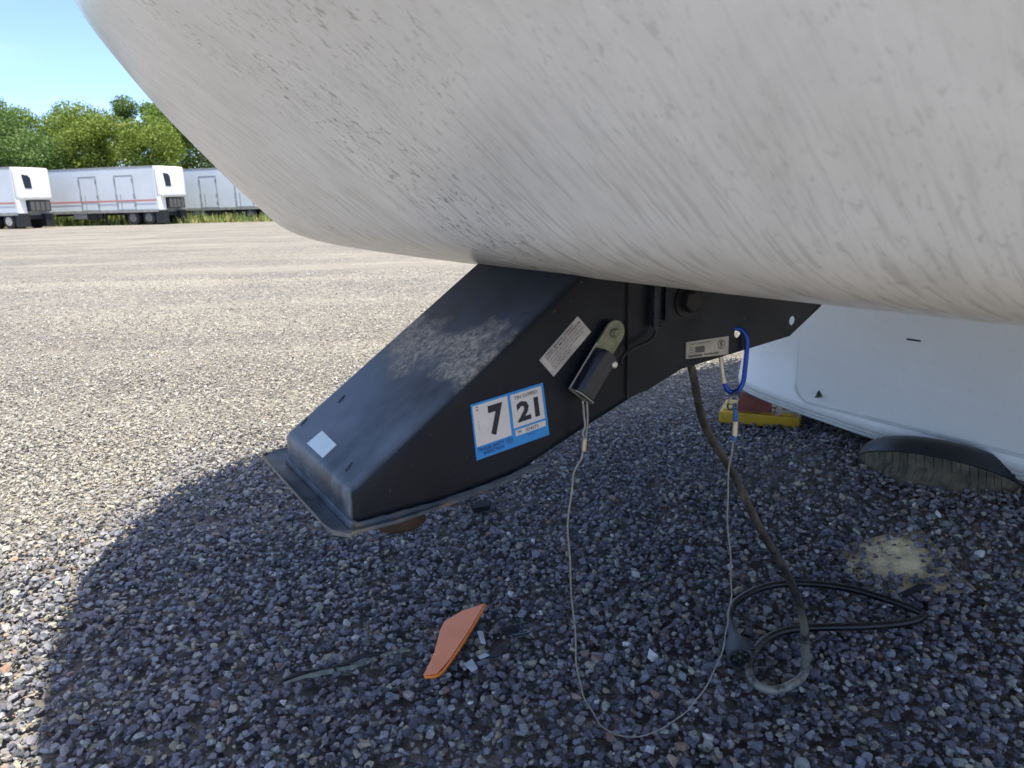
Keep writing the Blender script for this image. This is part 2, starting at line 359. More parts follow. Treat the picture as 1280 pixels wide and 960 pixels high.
sn_ = sandness(PX, PY); keep = rng.random(len(PX)) > np.clip(sn_ * 1.1, 0, .72); PX, PY, sn_ = PX[keep], PY[keep], sn_[keep]
N = len(PX); size = np.exp(rng.normal(math.log(.0325), .33, N)); size = np.where(rng.random(N) < .22, size * .45, size); size = np.clip(size, .009, .062)
size *= np.where(sn_ > -.9, .5, 1.0); size *= 1 + .25 * np.clip((PY - 5.5) / 5, 0, 1)
# crushed finer stone on the driven ground beyond the trailer
lit_lane = np.maximum(ss(2.6, 4.2, PY - .30 * PX), ss(.35, .8, -PX - 1.05 + .18 * np.maximum(PY - 1.6, 0)))                     # dusty driven-over ground, widened to the sunlit side to paint it sun-bright
size *= 1 - .20 * lit_lane
scl = np.stack([size, size * rng.uniform(.62, .95, N), size * rng.uniform(.40, .75, N)], -1)
rot = np.stack([rng.normal(0, .38, N), rng.normal(0, .38, N), rng.uniform(0, 6.283, N)], -1)
PZ = gz(PX, PY) + rng.uniform(-.018, .012, N)
def seg_d(ax, ay, bx, by):
    t_ = np.clip(((PX-ax)*(bx-ax) + (PY-ay)*(by-ay)) / ((bx-ax)**2 + (by-ay)**2), 0, 1); return np.hypot(PX - ax - t_*(bx-ax), PY - ay - t_*(by-ay))
settled = np.minimum(np.minimum(seg_d(-.53, 1.40, -.25, 1.525), seg_d(-.04, 1.56, .02, 1.565) - .012), seg_d(-.10, 1.455, -.05, 1.485) - .005)
PZ -= .016 * (1 - ss(.014, .034, settled))                                 # stones sit lower where litter presses on them
dust_sun = np.clip(rng.normal(.03, .06, N) + .66 * lit_lane, 0, .9)  # light random coat plus cream that paints full sun onto the stones
tone = rng.random(N)**1.3 * .985; tone = np.where(rng.random(N) < .004, 1.0, tone)
me = bpy.data.meshes.new('gravel'); me.from_pydata(np.stack([PX, PY, PZ], -1).tolist(), [], [])
def attr(nm, ty, arr):
    a = me.attributes.new(nm, ty, 'POINT'); a.data.foreach_set('vector' if ty == 'FLOAT_VECTOR' else 'value', np.ascontiguousarray(arr).ravel())
attr('rot', 'FLOAT_VECTOR', rot.astype(np.float32)); attr('scl', 'FLOAT_VECTOR', scl.astype(np.float32)); attr('tone', 'FLOAT', tone.astype(np.float32))
attr('dust_sun', 'FLOAT', dust_sun.astype(np.float32)); attr('pick', 'INT', rng.integers(0, 12, N).astype(np.int32))
gravel = bpy.data.objects.new('gravel', me); COL.objects.link(gravel); me.materials.append(M_stone); tag(gravel, 'dark grey crushed stone gravel lying loose all over the yard', 'gravel', kind='stuff')
ng = bpy.data.node_groups.new('stones', 'GeometryNodeTree')
ng.interface.new_socket('Geometry', in_out='INPUT', socket_type='NodeSocketGeometry'); ng.interface.new_socket('Geometry', in_out='OUTPUT', socket_type='NodeSocketGeometry')
gi = ng.nodes.new('NodeGroupInput'); go = ng.nodes.new('NodeGroupOutput'); jn = ng.nodes.new('GeometryNodeJoinGeometry')
for k in range(12):
    pt = ng.nodes.new('GeometryNodePoints'); pt.inputs['Count'].default_value = 19
    rv = ng.nodes.new('FunctionNodeRandomValue'); rv.data_type = 'FLOAT_VECTOR'; rv.inputs['Min'].default_value = (-1, -1, -1); rv.inputs['Max'].default_value = (1, 1, 1); rv.inputs['Seed'].default_value = k * 13 + 3
    nm = ng.nodes.new('ShaderNodeVectorMath'); nm.operation = 'NORMALIZE'
    rv2 = ng.nodes.new('FunctionNodeRandomValue'); rv2.data_type = 'FLOAT'; rv2.inputs[2].default_value = .42; rv2.inputs[3].default_value = .60; rv2.inputs['Seed'].default_value = k + 77
    sc = ng.nodes.new('ShaderNodeVectorMath'); sc.operation = 'SCALE'
    ng.links.new(rv.outputs[0], nm.inputs[0]); ng.links.new(nm.outputs[0], sc.inputs[0]); ng.links.new(rv2.outputs[1], sc.inputs['Scale']); ng.links.new(sc.outputs[0], pt.inputs['Position'])
    ch = ng.nodes.new('GeometryNodeConvexHull'); ng.links.new(pt.outputs[0], ch.inputs[0])
    sm = ng.nodes.new('GeometryNodeSetMaterial'); sm.inputs['Material'].default_value = M_stone; ng.links.new(ch.outputs[0], sm.inputs[0])
    ti = ng.nodes.new('GeometryNodeGeometryToInstance'); ng.links.new(sm.outputs[0], ti.inputs[0]); ng.links.new(ti.outputs[0], jn.inputs[0])
ip = ng.nodes.new('GeometryNodeInstanceOnPoints'); ip.inputs['Pick Instance'].default_value = True
def named(nm, ty):
    q = ng.nodes.new('GeometryNodeInputNamedAttribute'); q.data_type = ty; q.inputs[0].default_value = nm; return next(o for o in q.outputs if o.enabled)
ng.links.new(gi.outputs[0], ip.inputs['Points']); ng.links.new(jn.outputs[0], ip.inputs['Instance'])
ng.links.new(named('pick', 'INT'), ip.inputs['Instance Index']); ng.links.new(named('rot', 'FLOAT_VECTOR'), ip.inputs['Rotation']); ng.links.new(named('scl', 'FLOAT_VECTOR'), ip.inputs['Scale'])
ng.links.new(ip.outputs[0], go.inputs[0])
md = gravel.modifiers.new('stones', 'NODES'); md.node_group = ng
# sandy spots
for i, (sx, sy, a, b, rot_) in enumerate(SANDS):
    mb = MB(); n = 46
    for j in range(n + 1):
        for k in range(n + 1):
            u, v = (k / n * 2 - 1) * 1.5, (j / n * 2 - 1) * 1.5; x, y = sx + u * a, sy + v * b
            d = 1 - u*u - v*v; nn = 2.4 * mnoise.fractal(Vector((x*16, y*16, 3.1*i)), .8, 2.1, 5)
            mb.v.append((x, y, float(gz(x, y)) - .003 + .009 * max(-1.6, min(1, d * 1.2 - .15 + nn * .60))))
    for j in range(n):
        for k in range(n): mb.f.append((j*(n+1)+k, j*(n+1)+k+1, (j+1)*(n+1)+k+1, (j+1)*(n+1)+k)); mb.m.append(0)
    tag(obj('sand_patch', mb, M_sand, smooth=True, origin=(sx, sy, float(gz(sx, sy)))), kind='stuff')

# ------------------------------------------------------------------ the fifth-wheel trailer
F0, W0 = -3.0, -1.03
troot = empty('travel_trailer', wor(F0, W0, ZS), math.atan2(-REAR.y, -REAR.x), label='white gooseneck travel trailer whose dirty rounded nose overhangs the black hitch box', cat='trailer')
def L(f, w, z): return Vector((f - F0, w - W0, z - ZS))
HW = 1.30
prof = [(-1.089,1.2615),(-.961,1.2635),(-.824,1.2715),(-.663,1.287),(-.521,1.332),(-.425,1.418),(-.309,1.54),(-.156,1.695),(-.028,1.855),(.059,2.1),(.08,2.4),(.028,2.7),(-.074,3.05),(-.286,3.33),(-.68,3.56),(-1.1,3.65),(-1.75,3.68)]
pp = cr_spline([(a, 0, b) for a, b in prof], 6)
BD = .262
def plan(tt):                                         # lateral station -1..1 -> (w offset, set-back)
    a = tt * math.pi / 2; n = 5.955
    cx, cy = math.sin(a), math.cos(a)
    w_ = math.copysign(abs(cx) ** (2 / n), cx); b_ = abs(cy) ** (2 / n)
    return HW * w_, BD * (1 - b_)
NS = 120
stations = [plan(-1 + 2 * i / NS) for i in range(NS + 1)]
mb = MB(); mb.uv = []; arc = 0
FB = -1.80
for j, q in enumerate(pp):
    if j: arc += (q - pp[j-1]).length
    row = [(-HW, None)] + stations + [(HW, None)]
    ua = 0; prev = None
    for (w_, b_) in row:
        f_ = FB if b_ is None else q.x - b_ - .394 * (.15 + .85 * float(ss(1.45, 2.5, q.z))) * (w_ / HW) ** 2
        f_ = max(f_, FB)
        pt = L(f_, W0 + w_, q.z)
        if prev is not None: ua += (pt.xy - prev.xy).length
        prev = pt; mb.v.append(tuple(pt)); mb.uv.append((ua, arc))
    nrow = len(row); um = mb.uv[-nrow + nrow // 2][0]; mb.uv[-nrow:] = [(a - um, b) for a, b in mb.uv[-nrow:]]
nr = NS + 3
for j in range(len(pp) - 1):
    for i in range(nr - 1): mb.f.append((j*nr+i, j*nr+i+1, (j+1)*nr+i+1, (j+1)*nr+i)); mb.m.append(0)
obj('nose_cap', mb, M_nose, troot, smooth=True, label='grey-streaked white rounded nose cap')
mb = MB(); mb.box(L(-9.4, W0-HW+.004, 1.262), L(FB-.002, W0+HW-.004, 3.674)); obj('upper_body', mb, M_shell, troot, bevel=.03); mb = MB(); mb.box(L(-9.4, W0-HW+.004, .52), L(-2.96, W0+HW-.004, 1.259)); obj('lower_body', mb, M_shell, troot, bevel=.03)
mb = MB(); mb.box(L(FB, W0-HW+.02, 1.256), L(-1.05-BD+.0, W0+HW-.02, 1.261)); mb.box(L(-1.05-BD, W0-HW*.93, 1.2565), L(-1.06, W0+HW*.93, 1.2615)); obj('underbelly', mb, M_rub, troot)
# lower front wall with rounded far corner and a lip turned under
wp = [(-2.62,1.262),(-2.612,1.1),(-2.605,.9),(-2.60,.75),(-2.585,.66),(-2.57,.60),(-2.565,.57),(-2.575,.548),(-2.60,.530)]
wpp = cr_spline([(a, 0, b) for a, b in wp], 5); mb = MB()
def wplan(tt):
    a = tt * math.pi / 2; n = 6.5; cx, cy = math.sin(a), math.cos(a)
    return HW * math.copysign(abs(cx) ** (2/n), cx), .34 * (1 - abs(cy) ** (2/n))
wst = [wplan(-1 + 2*i/80) for i in range(81)]
def wall_z(z, w_):                                    # the bottom edge sweeps up towards the far corner
    k = (1.262 - z) / (1.262 - .53); t_ = max(0, min(1, (w_ + HW - .05) / .75)); return z - k * .05 * t_
for q in wpp:
    for (w_, b_) in wst: mb.v.append(tuple(L(q.x - b_, W0 + w_, wall_z(q.z, w_))))
n_ = len(wst)
for j in range(len(wpp)-1):
    for i in range(n_-1): mb.f.append((j*n_+i, j*n_+i+1, (j+1)*n_+i+1, (j+1)*n_+i)); mb.m.append(0)
obj('front_wall', mb, M_wall, troot, smooth=True)
mb = MB()
for dz, df, rr in ((-.004, .010, .0075), (-.022, -.004, .009)):
    mb.tube([L(wpp[-2].x + df - b_, W0 + w_, wall_z(.545, w_) + dz) for (w_, b_) in wst[4:]], rr, 8)
obj('bottom_trim', mb, M_trim, troot, smooth=True)
# storage door: a gasket ring and a panel proud of the wall
def rrect(a0, a1, b0, b1, rr, n=8):
    out = []
    for cx, cy, s0 in ((a1-rr, b1-rr, 0), (a0+rr, b1-rr, 90), (a0+rr, b0+rr, 180), (a1-rr, b0+rr, 270)):
        for k in range(n+1): a = rad(s0 + 90*k/n); out.append((cx + rr*math.cos(a), cy + rr*math.sin(a)))
    return out
def wall_f(z): 
    zs = [q.z for q in wpp][::-1]; fs = [q.x for q in wpp][::-1]; return float(np.interp(z, zs, fs))
d0, d1, e0, e1 = -1.925, -.14, .556, 1.15
def door_f(z): return wall_f(max(z, .66))
ring = rrect(d0, d1, e0, e1, .075)
mb = MB(); mb.tube([L(door_f(z) + (.004 if z > .62 else .012), w, z) for w, z in ring], .0085, 6, closed=True); gk = obj('door_gasket', mb, M_gasket, troot, smooth=True)
mb = MB(); r1 = rrect(d0+.008, d1-.008, e0+.008, e1-.008, .068); c_ = (.5*(d0+d1), .5*(e0+e1)); nseg = len(r1)
vs = [L(-2.570, w, z) for w, z in r1] + [L(-2.615, w, z) for w, z in r1]
mb.add(vs, [tuple(range(nseg))] + [(i, (i+1) % nseg, nseg + (i+1) % nseg, nseg + i) for i in range(nseg)])
door = obj('storage_door', mb, M_wall, troot, smooth=True)
mb = MB(); mb.add([L(-2.57, -1.812, .588), L(-2.57, -1.792, .598), L(-2.57, -1.808, .622), L(-2.548, -1.811, .592), L(-2.548, -1.795, .600), L(-2.556, -1.808, .614)], [(0,1,2),(3,5,4),(0,3,4,1),(1,4,5,2),(2,5,3,0)]); obj('door_catch', mb, M_rub, door)
mb = MB(); mb.box(L(-2.571, -1.47, .878), L(-2.567, -1.42, .884)); obj('scuff_mark', mb, M_rub, door)

# ---- pin box
ZT = 1.262
WD, WP = -.84, -1.135
mb = MB()
front = [(-.272,1.052),(-.272,1.004),(-.408,1.006),(-.524,1.021),(-.655,1.0695),(-.80,1.1185),(-.80,1.335),(-.70,1.335)]
front[7] = (-.685, 1.335)
n_ = len(front)
mb.add([L(f, WD, z) for f, z in front] + [L(f, WP, z) for f, z in front], [tuple(range(n_))] + [tuple(range(2*n_-1, n_-1, -1))] + [(i, (i+1) % n_, n_ + (i+1) % n_, n_ + i) for i in range(n_)])
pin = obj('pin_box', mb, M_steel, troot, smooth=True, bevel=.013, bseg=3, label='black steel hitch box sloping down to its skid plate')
outer = [(-.722,1.284),(-.722,1.1005),(-.76,1.1075),(-.832,1.131),(-.867,1.134),(-1.093,1.154),(-1.176,1.20),(-1.176,1.272)]
circ = lambda cx, cy, rr, n=20: [(cx + rr*math.cos(2*math.pi*k/n), cy + rr*math.sin(2*math.pi*k/n)) for k in range(n)]
def fplate(name, outer, holes, w, thick, m, parent, **kw):
    vs, fs = curve_plate(outer, holes, thick); mb = MB(); mb.add([L(v.x, w + v.z, v.y) for v in vs], fs); return obj(name, mb, m, parent, **kw)
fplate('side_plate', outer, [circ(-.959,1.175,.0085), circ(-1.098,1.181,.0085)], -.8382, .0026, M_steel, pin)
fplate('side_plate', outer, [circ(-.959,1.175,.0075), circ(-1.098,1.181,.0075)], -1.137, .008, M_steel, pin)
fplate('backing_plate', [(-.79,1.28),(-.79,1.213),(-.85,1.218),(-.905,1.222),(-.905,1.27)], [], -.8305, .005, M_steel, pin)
mb = MB(); mb.box(L(-.7215, -.845, 1.105), L(-.7190, -.8360, 1.285)); obj('weld_seam', mb, mat('rust_line', (.016,.010,.008), .8, var=.6, vscale=60), pin)
mb = MB(); mb.lathe([(.026,0),(.026,.003),(.0,.003)], axisM(L(-.83,-.828,1.242), (0,1,0)), 24)
bw = obj('bolt_washer', mb, M_bolt, pin, smooth=True)
mb = MB(); mb.lathe([(.0175,0),(.0175,.013),(.015,.015),(0,.015)], axisM(L(-.83,-.825,1.242), (0,1,0)), 6); obj('hex_bolt', mb, M_bolt, pin)
mb = MB(); mb.tube([L(-.7655, -.826, z) for z in np.linspace(1.285, 1.207, 8)], .006, 10)
for z in np.arange(1.21, 1.284, .0042): mb.tube([L(-.7655 + .0072*math.cos(a), -.826 + .0072*math.sin(a), z) for a in np.linspace(0, 2*math.pi, 12, endpoint=False)], .0011, 5, closed=True)
obj('corrugated_conduit', mb, M_rub, pin, smooth=True)
mb = MB(); mb.tube(cr_spline([L(-.7655,-.826,1.208), L(-.762,-.824,1.198), L(-.745,-.822,1.188), L(-.715,-.822,1.181), L(-.694,-.820,1.172), L(-.684,-.812,1.163)], 6), .0028, 8); obj('switch_wire', mb, M_rub, pin, smooth=True)
# skid plate: flat under the box, flared lip in front and a flange along the sides
rows = [(-.242,1.012),(-.248,1.007),(-.256,1.004),(-.268,1.003),(-.33,1.003),(-.40,1.005),(-.45,1.009),(-.49,1.0135),(-.515,1.018),(-.530,1.022)]
mb = MB(); nw = 24
for f, z in rows:
    for k in range(nw+1):
        u = k/nw*2-1; hw = .190; w = -1.016 + u*hw; fz = 0
        chop = max(0, abs(u)-.84)/.16
        ff = min(f, -.242 - .024*chop**2) if f > -.267 else f; zz = z - (z-1.003)*chop if f > -.267 else z + .003*max(0, abs(u)-.93)/.07
        if f < -.33: w = -1.016 + u*(hw - .016*min(1, (-.33 - f)/.18))
        mb.v.append(tuple(L(ff, w, zz)))
nn_ = nw+1; top_n = len(mb.v)
for q in list(mb.v): mb.v.append((q[0], q[1], q[2]-.005))
def gridf(o, flip=False): return [(o+j*nn_+i, o+j*nn_+i+1, o+(j+1)*nn_+i+1, o+(j+1)*nn_+i) for j in range(len(rows)-1) for i in range(nw)]
mb.f = gridf(0) + gridf(top_n)
bd = [i for i in range(nn_)] + [j*nn_+nw for j in range(1, len(rows))] + [(len(rows)-1)*nn_+i for i in range(nw-1, -1, -1)] + [j*nn_ for j in range(len(rows)-2, 0, -1)]
mb.f += [(bd[i], bd[(i+1) % len(bd)], top_n+bd[(i+1) % len(bd)], top_n+bd[i]) for i in range(len(bd))]; mb.m = [0]*len(mb.f)
obj('skid_plate', mb, M_skid, pin, smooth=True)
mb = MB(); mb.tube([L(-.276, w, 1.006) for w in np.linspace(-1.135, -.838, 24)], [.006 + .002*random.random() for _ in range(24)], 7)
obj('weld_bead', mb, M_skid, pin, smooth=True); mb = MB(); fz = np.linspace(-.275, -.565, 26); mb.tube([L(f, -.838, z) for f, z in zip(fz, np.interp(-fz, [-q[0] for q in rows], [q[1] + .003 for q in rows]))], [.0045 + .002*random.random() for _ in range(26)], 7); obj('weld_bead', mb, M_skid, pin, smooth=True)
mb = MB(); mb.lathe([(.0,.995),(.038,.995),(.038,.978),(.026,.972),(.026,.944),(.040,.938),(.042,.922),(.036,.916),(0,.916)], Matrix.Translation(L(-.40,-1.0,0)), 28); obj('king_pin', mb, M_rust, pin, smooth=True)
def ontop(f, w, d=.0): # point on the sloped top plate
    z = 1.052 + (-.272 - f) * (1.335-1.052) / (.685-.272); n = Vector((.283, 0, .413)).normalized(); q = L(f, w, z); return q + n*d
ntop = Vector((.283, 0, .413)).normalized()
mb = MB(); q4 = [(-.284,-.967),(-.306,-.970),(-.309,-1.041),(-.286,-1.044)]; q4 = [(-.281,-.968),(-.3025,-.969),(-.305,-1.040),(-.2815,-1.043)]
mb.add([ontop(f,w,.0012) for f,w in q4] + [ontop(f,w,-.002) for f,w in q4], [(0,1,2,3),(0,4,5,1),(1,5,6,2),(2,6,7,3),(3,7,4,0)]); obj('pale_square_sticker', mb, M_paper, pin)
for f, w in ((-.300,-1.117),(-.292,-.892),(-.352,-1.083)):
    mb = MB(); M = axisM(ontop(f, w, -.001), ntop, (1, .3, 0)); mb.add([M @ Vector((.0085*math.cos(a), .0030*math.sin(a), z)) for z in (0, .0018) for a in np.linspace(0, 2*math.pi, 10, endpoint=False)], [tuple(range(10,20))] + [(i,(i+1)%10,10+(i+1)%10,10+i) for i in range(10)]); obj('slot', mb, M_black, pin)
# ---- stickers and plates on the driver side of the box
def quadmap(TL, TR, BR, BL, w):
    TL, TR, BR, BL = map(Vector, (TL, TR, BR, BL))
    def g(u, v, dw=0.):
        q = (BL*(1-u) + BR*u)*(1-v) + (TL*(1-u) + TR*u)*v; return L(q.x, w + dw, q.y)
    return g
def qrect(mb, g, u0, v0, u1, v1, m, dw):
    mb.add([g(u0,v0,dw), g(u1,v0,dw), g(u1,v1,dw), g(u0,v1,dw)], [(0,1,2,3)], m)
def slab(mb, g, m, t):
    c = ((0,0),(1,0),(1,1),(0,1)); mb.add([g(u,v,t) for u,v in c] + [g(u,v,-.002) for u,v in c], [(0,1,2,3),(0,4,5,1),(1,5,6,2),(2,6,7,3),(3,7,4,0)], m)
g = quadmap((-.448,1.136),(-.565,1.149),(-.575,1.070),(-.454,1.056), -.8395)
mb = MB(); slab(mb, g, 0, .0012)
qrect(mb, g, .015, .235, .485, .965, 1, .0016); qrect(mb, g, .525, .34, .965, .955, 1, .0016); qrect(mb, g, .54, .19, .965, .30, 1, .0016)
G = lambda dw: (lambda u, v: g(u, v, dw))
put_text(mb, '7', (.21,.34,.41,.89), G(.0020), 2, .045)
put_text(mb, '21', (.59,.42,.90,.79), G(.0020), 2, .04)
put_text(mb, 'TIN EXPIRES', (.575,.845,.905,.912), G(.0020), 2, .0)
put_text(mb, 'TM', (.56,.215,.62,.275), G(.0020), 2); put_text(mb, '024275', (.68,.215,.86,.277), G(.0020), 2)
put_text(mb, 'TRAILER SAFETY', (.03,.135,.38,.20), G(.0018), 3, .02); put_text(mb, 'INSPECTION', (.10,.055,.37,.12), G(.0018), 3, .02)
put_text(mb, 'TIN-21', (.69,.13,.80,.155), G(.0018), 3)
for R0, R1 in ((.052,.043),(.022,.012)):
    n = 20; mb.add([g(.45 + R*math.cos(a)*.82, .155 + R*1.2*math.sin(a), .0018) for R in (R0,R1) for a in np.linspace(0, 2*math.pi, n, endpoint=False)], [(i,(i+1)%n,n+(i+1)%n,n+i) for i in range(n)], 3)
for v in (.93,.88): qrect(mb, g, .06, v-.012, .085, v+.008, 2, .0018)
for v in (.66,.62,.58,.54): qrect(mb, g, .072, v, .082, v+.012, 2, .0018)
obj('inspection_sticker', mb, [M_blue, M_stwhite, M_black, M_navy], pin, label='blue and white sticker reading 7 and 21')
g = quadmap((-.560,1.182),(-.627,1.237),(-.651,1.212),(-.584,1.155), -.8395)
mb = MB(); slab(mb, g, 0, .001)
for i, (tx, u1) in enumerate((('USED BREAK AWAY', .84), ('SWITCH MUST OPERATE', .97), ('TRAILER BRAKES WHEN IT', .93), ('SEPARATES FROM TOW VEHICLE', .95), ('DO NOT USE FOR PARKING', .90), ('REPLACE PIN AT ONCE', .52))):
    put_text(mb, tx, (.10, .85 - i*.135, u1, .85 - i*.135 + (.105 if i < 2 else .075)), G(.0014), 1, .01 if i < 2 else 0)
obj('warning_label', mb, [M_foil, M_black], pin, label='silver warning label tilted along the hitch box')
g = quadmap((-.839,1.174),(-.935,1.173),(-.936,1.142),(-.840,1.147), -.8357)
mb = MB(); slab(mb, g, 0, .001)
put_text(mb, 'TRAILER COMPONENTS INC', (.06,.80,.58,.89), G(.0014), 1)
for i, tx in enumerate(('MODEL', 'SERIAL', 'DATE')): put_text(mb, tx, (.06, .60 - .15*i, .17, .68 - .15*i), G(.0014), 1)
put_text(mb, 'GROSS WEIGHT RATING', (.40,.10,.75,.20), G(.0014), 1, .02)
qrect(mb, g, .20,.30,.42,.66, 2, .0013); qrect(mb, g, .04,.06,.36,.20, 2, .0013)
n = 24; mb.add([g(.82 + R*math.cos(a), .60 + R*3*math.sin(a), .0014) for R in (.085,.072) for a in np.linspace(0, 2*math.pi, n, endpoint=False)], [(i,(i+1)%n,n+(i+1)%n,n+i) for i in range(n)], 1)
put_text(mb, '5', (.785,.46,.855,.76), G(.0014), 1, .03)
obj('rating_plate', mb, [M_foil2, M_black, mat('smudged_foil', (.09,.085,.08), .6)], pin, label='small silver rating plate with a ringed emblem')
# ---- breakaway switch
mb = MB()
c0 = (-.6865, 1.2085); ax = Vector((.0675, -.083, 0)).normalized()      # direction from tab to mouth, in (f, z)
def SW(a, b, w): # a along the switch from the tab centre, b across (towards lower right), w out
    px_ = Vector((ax.x, ax.y)); py_ = Vector((-ax.y*-1, 0)); pv = Vector((-abs(ax.y), -abs(ax.x))); q = Vector(c0) + px_*a + pv*b; return L(q.x, w, q.y)
tabo = [(.018*math.cos(a), .018*math.sin(a)) for a in np.linspace(rad(90), rad(270), 14)]
outl = [(q[0], q[1]) for q in tabo] + [(.045,-.018),(.108,-.018),(.108,.018),(.04,.018)]
nv = len(outl); mb.add([SW(a,b,-.8275) for a,b in outl] + [SW(a,b,-.8315) for a,b in outl], [tuple(range(nv)), tuple(range(2*nv-1,nv-1,-1))] + [(i,(i+1)%nv,nv+(i+1)%nv,nv+i) for i in range(nv)])
n=14
sw = obj('breakaway_switch', mb, M_zinc, troot, label='olive zinc breakaway switch with a black body')
mb = MB(); vs = []
for a, wd in ((.034,.013),(.040,.0165),(.05,.0175),(.106,.0175)):
    for b, w in ((-1,-.8285),(1,-.8285),(1,-.812),(.72,-.806),(-.72,-.806),(-1,-.812)): vs.append(SW(a, b*wd, w))
mb.add(vs, [(0,1,2,3,4,5)] + [tuple(18+i for i in (5,4,3,2,1,0))] + [(6*j+i, 6*j+(i+1)%6, 6*(j+1)+(i+1)%6, 6*(j+1)+i) for j in range(3) for i in range(6)]); obj('switch_body', mb, M_switch, sw, bevel=.0015)
mb = MB(); rim = [(-.0185,-.8295),(.0185,-.8295),(.0185,-.812),(.013,-.8045),(-.013,-.8045),(-.0185,-.812)]
mb.tube([SW(.108, b, w) for b, w in rim], .0013, 6, closed=True); mb.tube([SW(a, -.0185, -.8285) for a in (.03,.07,.108)], .0012, 6)
obj('bracket_rim', mb, mat('worn_zinc_edge', (.33,.32,.27), .4, .7), sw)
mb = MB(); mb.lathe([(.0055,0),(.0055,.003),(.004,.0045),(0,.005)], axisM(SW(.044,.0135,-.8095), (0,1,0)), 16); obj('rivet', mb, M_bright, sw, smooth=True)
mb = MB(); mb.lathe([(.0075,0),(.0075,.002),(.0055,.003),(.0055,.0055),(0,.0055)], axisM(SW(.001,.0,-.8275), (0,1,0)), 12); obj('mounting_screw', mb, M_zinc, sw)
# ---- landing legs far under the body
for w in (-2.1, .05):
    mb = MB(); mb.box(L(-4.55, w-.05, .55), L(-4.45, w+.05, 1.2)); mb.box(L(-4.54, w-.038, .37), L(-4.46, w+.038, .55)); mb.box(L(-4.62, w-.12, .345), L(-4.38, w+.12, .37)); obj('landing_leg', mb, M_rub, troot)

# ------------------------------------------------------------------ lanyard, ring, carabiner
car_pts = [(-.950,-.842,1.183),(-.964,-.834,1.180),(-.972,-.829,1.166),(-.974,-.829,1.145),(-.9745,-.831,1.115),(-.974,-.833,1.090),(-.968,-.836,1.077),(-.957,-.838,1.0725),(-.947,-.842,1.077),(-.942,-.846,1.089)]
gate_pts = [(-.942,-.846,1.089),(-.9405,-.850,1.11),(-.939,-.854,1.135),(-.938,-.856,1.158)]
top_pts = [(-.938,-.856,1.158),(-.940,-.855,1.174),(-.950,-.842,1.183)]
o_ = wor(-.957, -.84, 1.0725)
cb = empty('carabiner', o_, label='blue snap hook hanging from a hole in the black hitch box plate', cat='carabiner')
def wl(pts, og): return [wor(*q) - og for q in pts]
mb = MB(); mb.tube(cr_spline(wl(top_pts[:-1] + car_pts, o_), 5), .0042, 10); obj('hook_body', mb, M_anod, cb, smooth=True)
mb = MB(); mb.tube(wl(gate_pts, o_), .0036, 10); mb.tube(wl([gate_pts[0], (-.9417,-.8475,1.097)], o_), .0046, 10); obj('gate', mb, M_gate, cb, smooth=True)
mb = MB(); rc = Vector((-.958, -.838, 1.0575)); mb.tube([wor(rc.x + .0165*math.cos(a), rc.y + .006*math.sin(a+.6), rc.z + .0165*math.sin(a)) for a in np.linspace(0, 2*math.pi, 40, endpoint=False)], .0016, 6, closed=True)
tag(obj('split_ring', mb, M_wirehi, smooth=True, origin=wor(-.958,-.838,1.041)), 'thin steel ring threaded through the bottom of the blue snap hook', 'ring')
cab = [(-.620,-.818,1.118),(-.6225,-.818,1.08),(-.625,-.822,1.045),(-.614,-.835,.992),(-.625,-.86,.847),(-.659,-.89,.645),(-.7,-.91,.52),(-.759,-.925,.425),(-.844,-.93,.374),(-.946,-.925,.376),(-1.001,-.915,.420),(-1.024,-.89,.542),(-1.02,-.875,.621),(-.999,-.865,.734),(-.97,-.85,.906),(-.965,-.84,.992)]
o_ = wor(-.85, -.93, .374)
cr_ = empty('breakaway_cable', o_, label='thin grey wire rope looping from the switch down to the blue snap hook', cat='cable')
mb = MB(); cw = cr_spline(wl(cab, o_), 10); cw = [q + Vector((.0022*math.sin(i*.31)+.0012*math.sin(i*.83), .002*math.sin(i*.27+1), .0012*math.sin(i*.45))) * min(1, i/12, (len(cw)-1-i)/12) for i, q in enumerate(cw)]; mb.tube(cw, .00155, 7); mb.tube(cr_spline(wl([(-.6275,-.818,1.116),(-.6285,-.818,1.085),(-.6255,-.82,1.05)], o_), 6), .0015, 6); obj('wire_rope', mb, M_cable, cr_, smooth=True)
mb = MB(); mb.tube(wl([(-.6255,-.82,1.06),(-.625,-.822,1.04)], o_), .0034, 8); obj('ferrule', mb, M_gate, cr_, smooth=True)
mb = MB(); mb.tube(wl([(-.9655,-.838,1.022),(-.9655,-.838,.992)], o_), .0046, 10); obj('ferrule', mb, M_gate, cr_, smooth=True)
mb = MB(); mb.tube(wl([(-.962,-.837,1.043),(-.964,-.837,1.032),(-.9655,-.838,1.020)], o_), [.0026,.0055,.0052], 8); obj('crimp_sleeve', mb, M_bluecrimp, cr_, smooth=True); mb = MB(); mb.tube(wl([(-.9655,-.838,.994),(-.9652,-.839,.984)], o_), .0048, 8); obj('crimp_sleeve', mb, M_bluecrimp, cr_, smooth=True); mb = MB(); mb.tube([wor(-.9605 + .004*math.cos(a), -.837, 1.045 + .007*math.sin(a)) - o_ for a in np.linspace(0, 2*math.pi, 14, endpoint=False)], .0014, 6, closed=True)
obj('cable_eye', mb, M_bluecrimp, cr_, smooth=True)

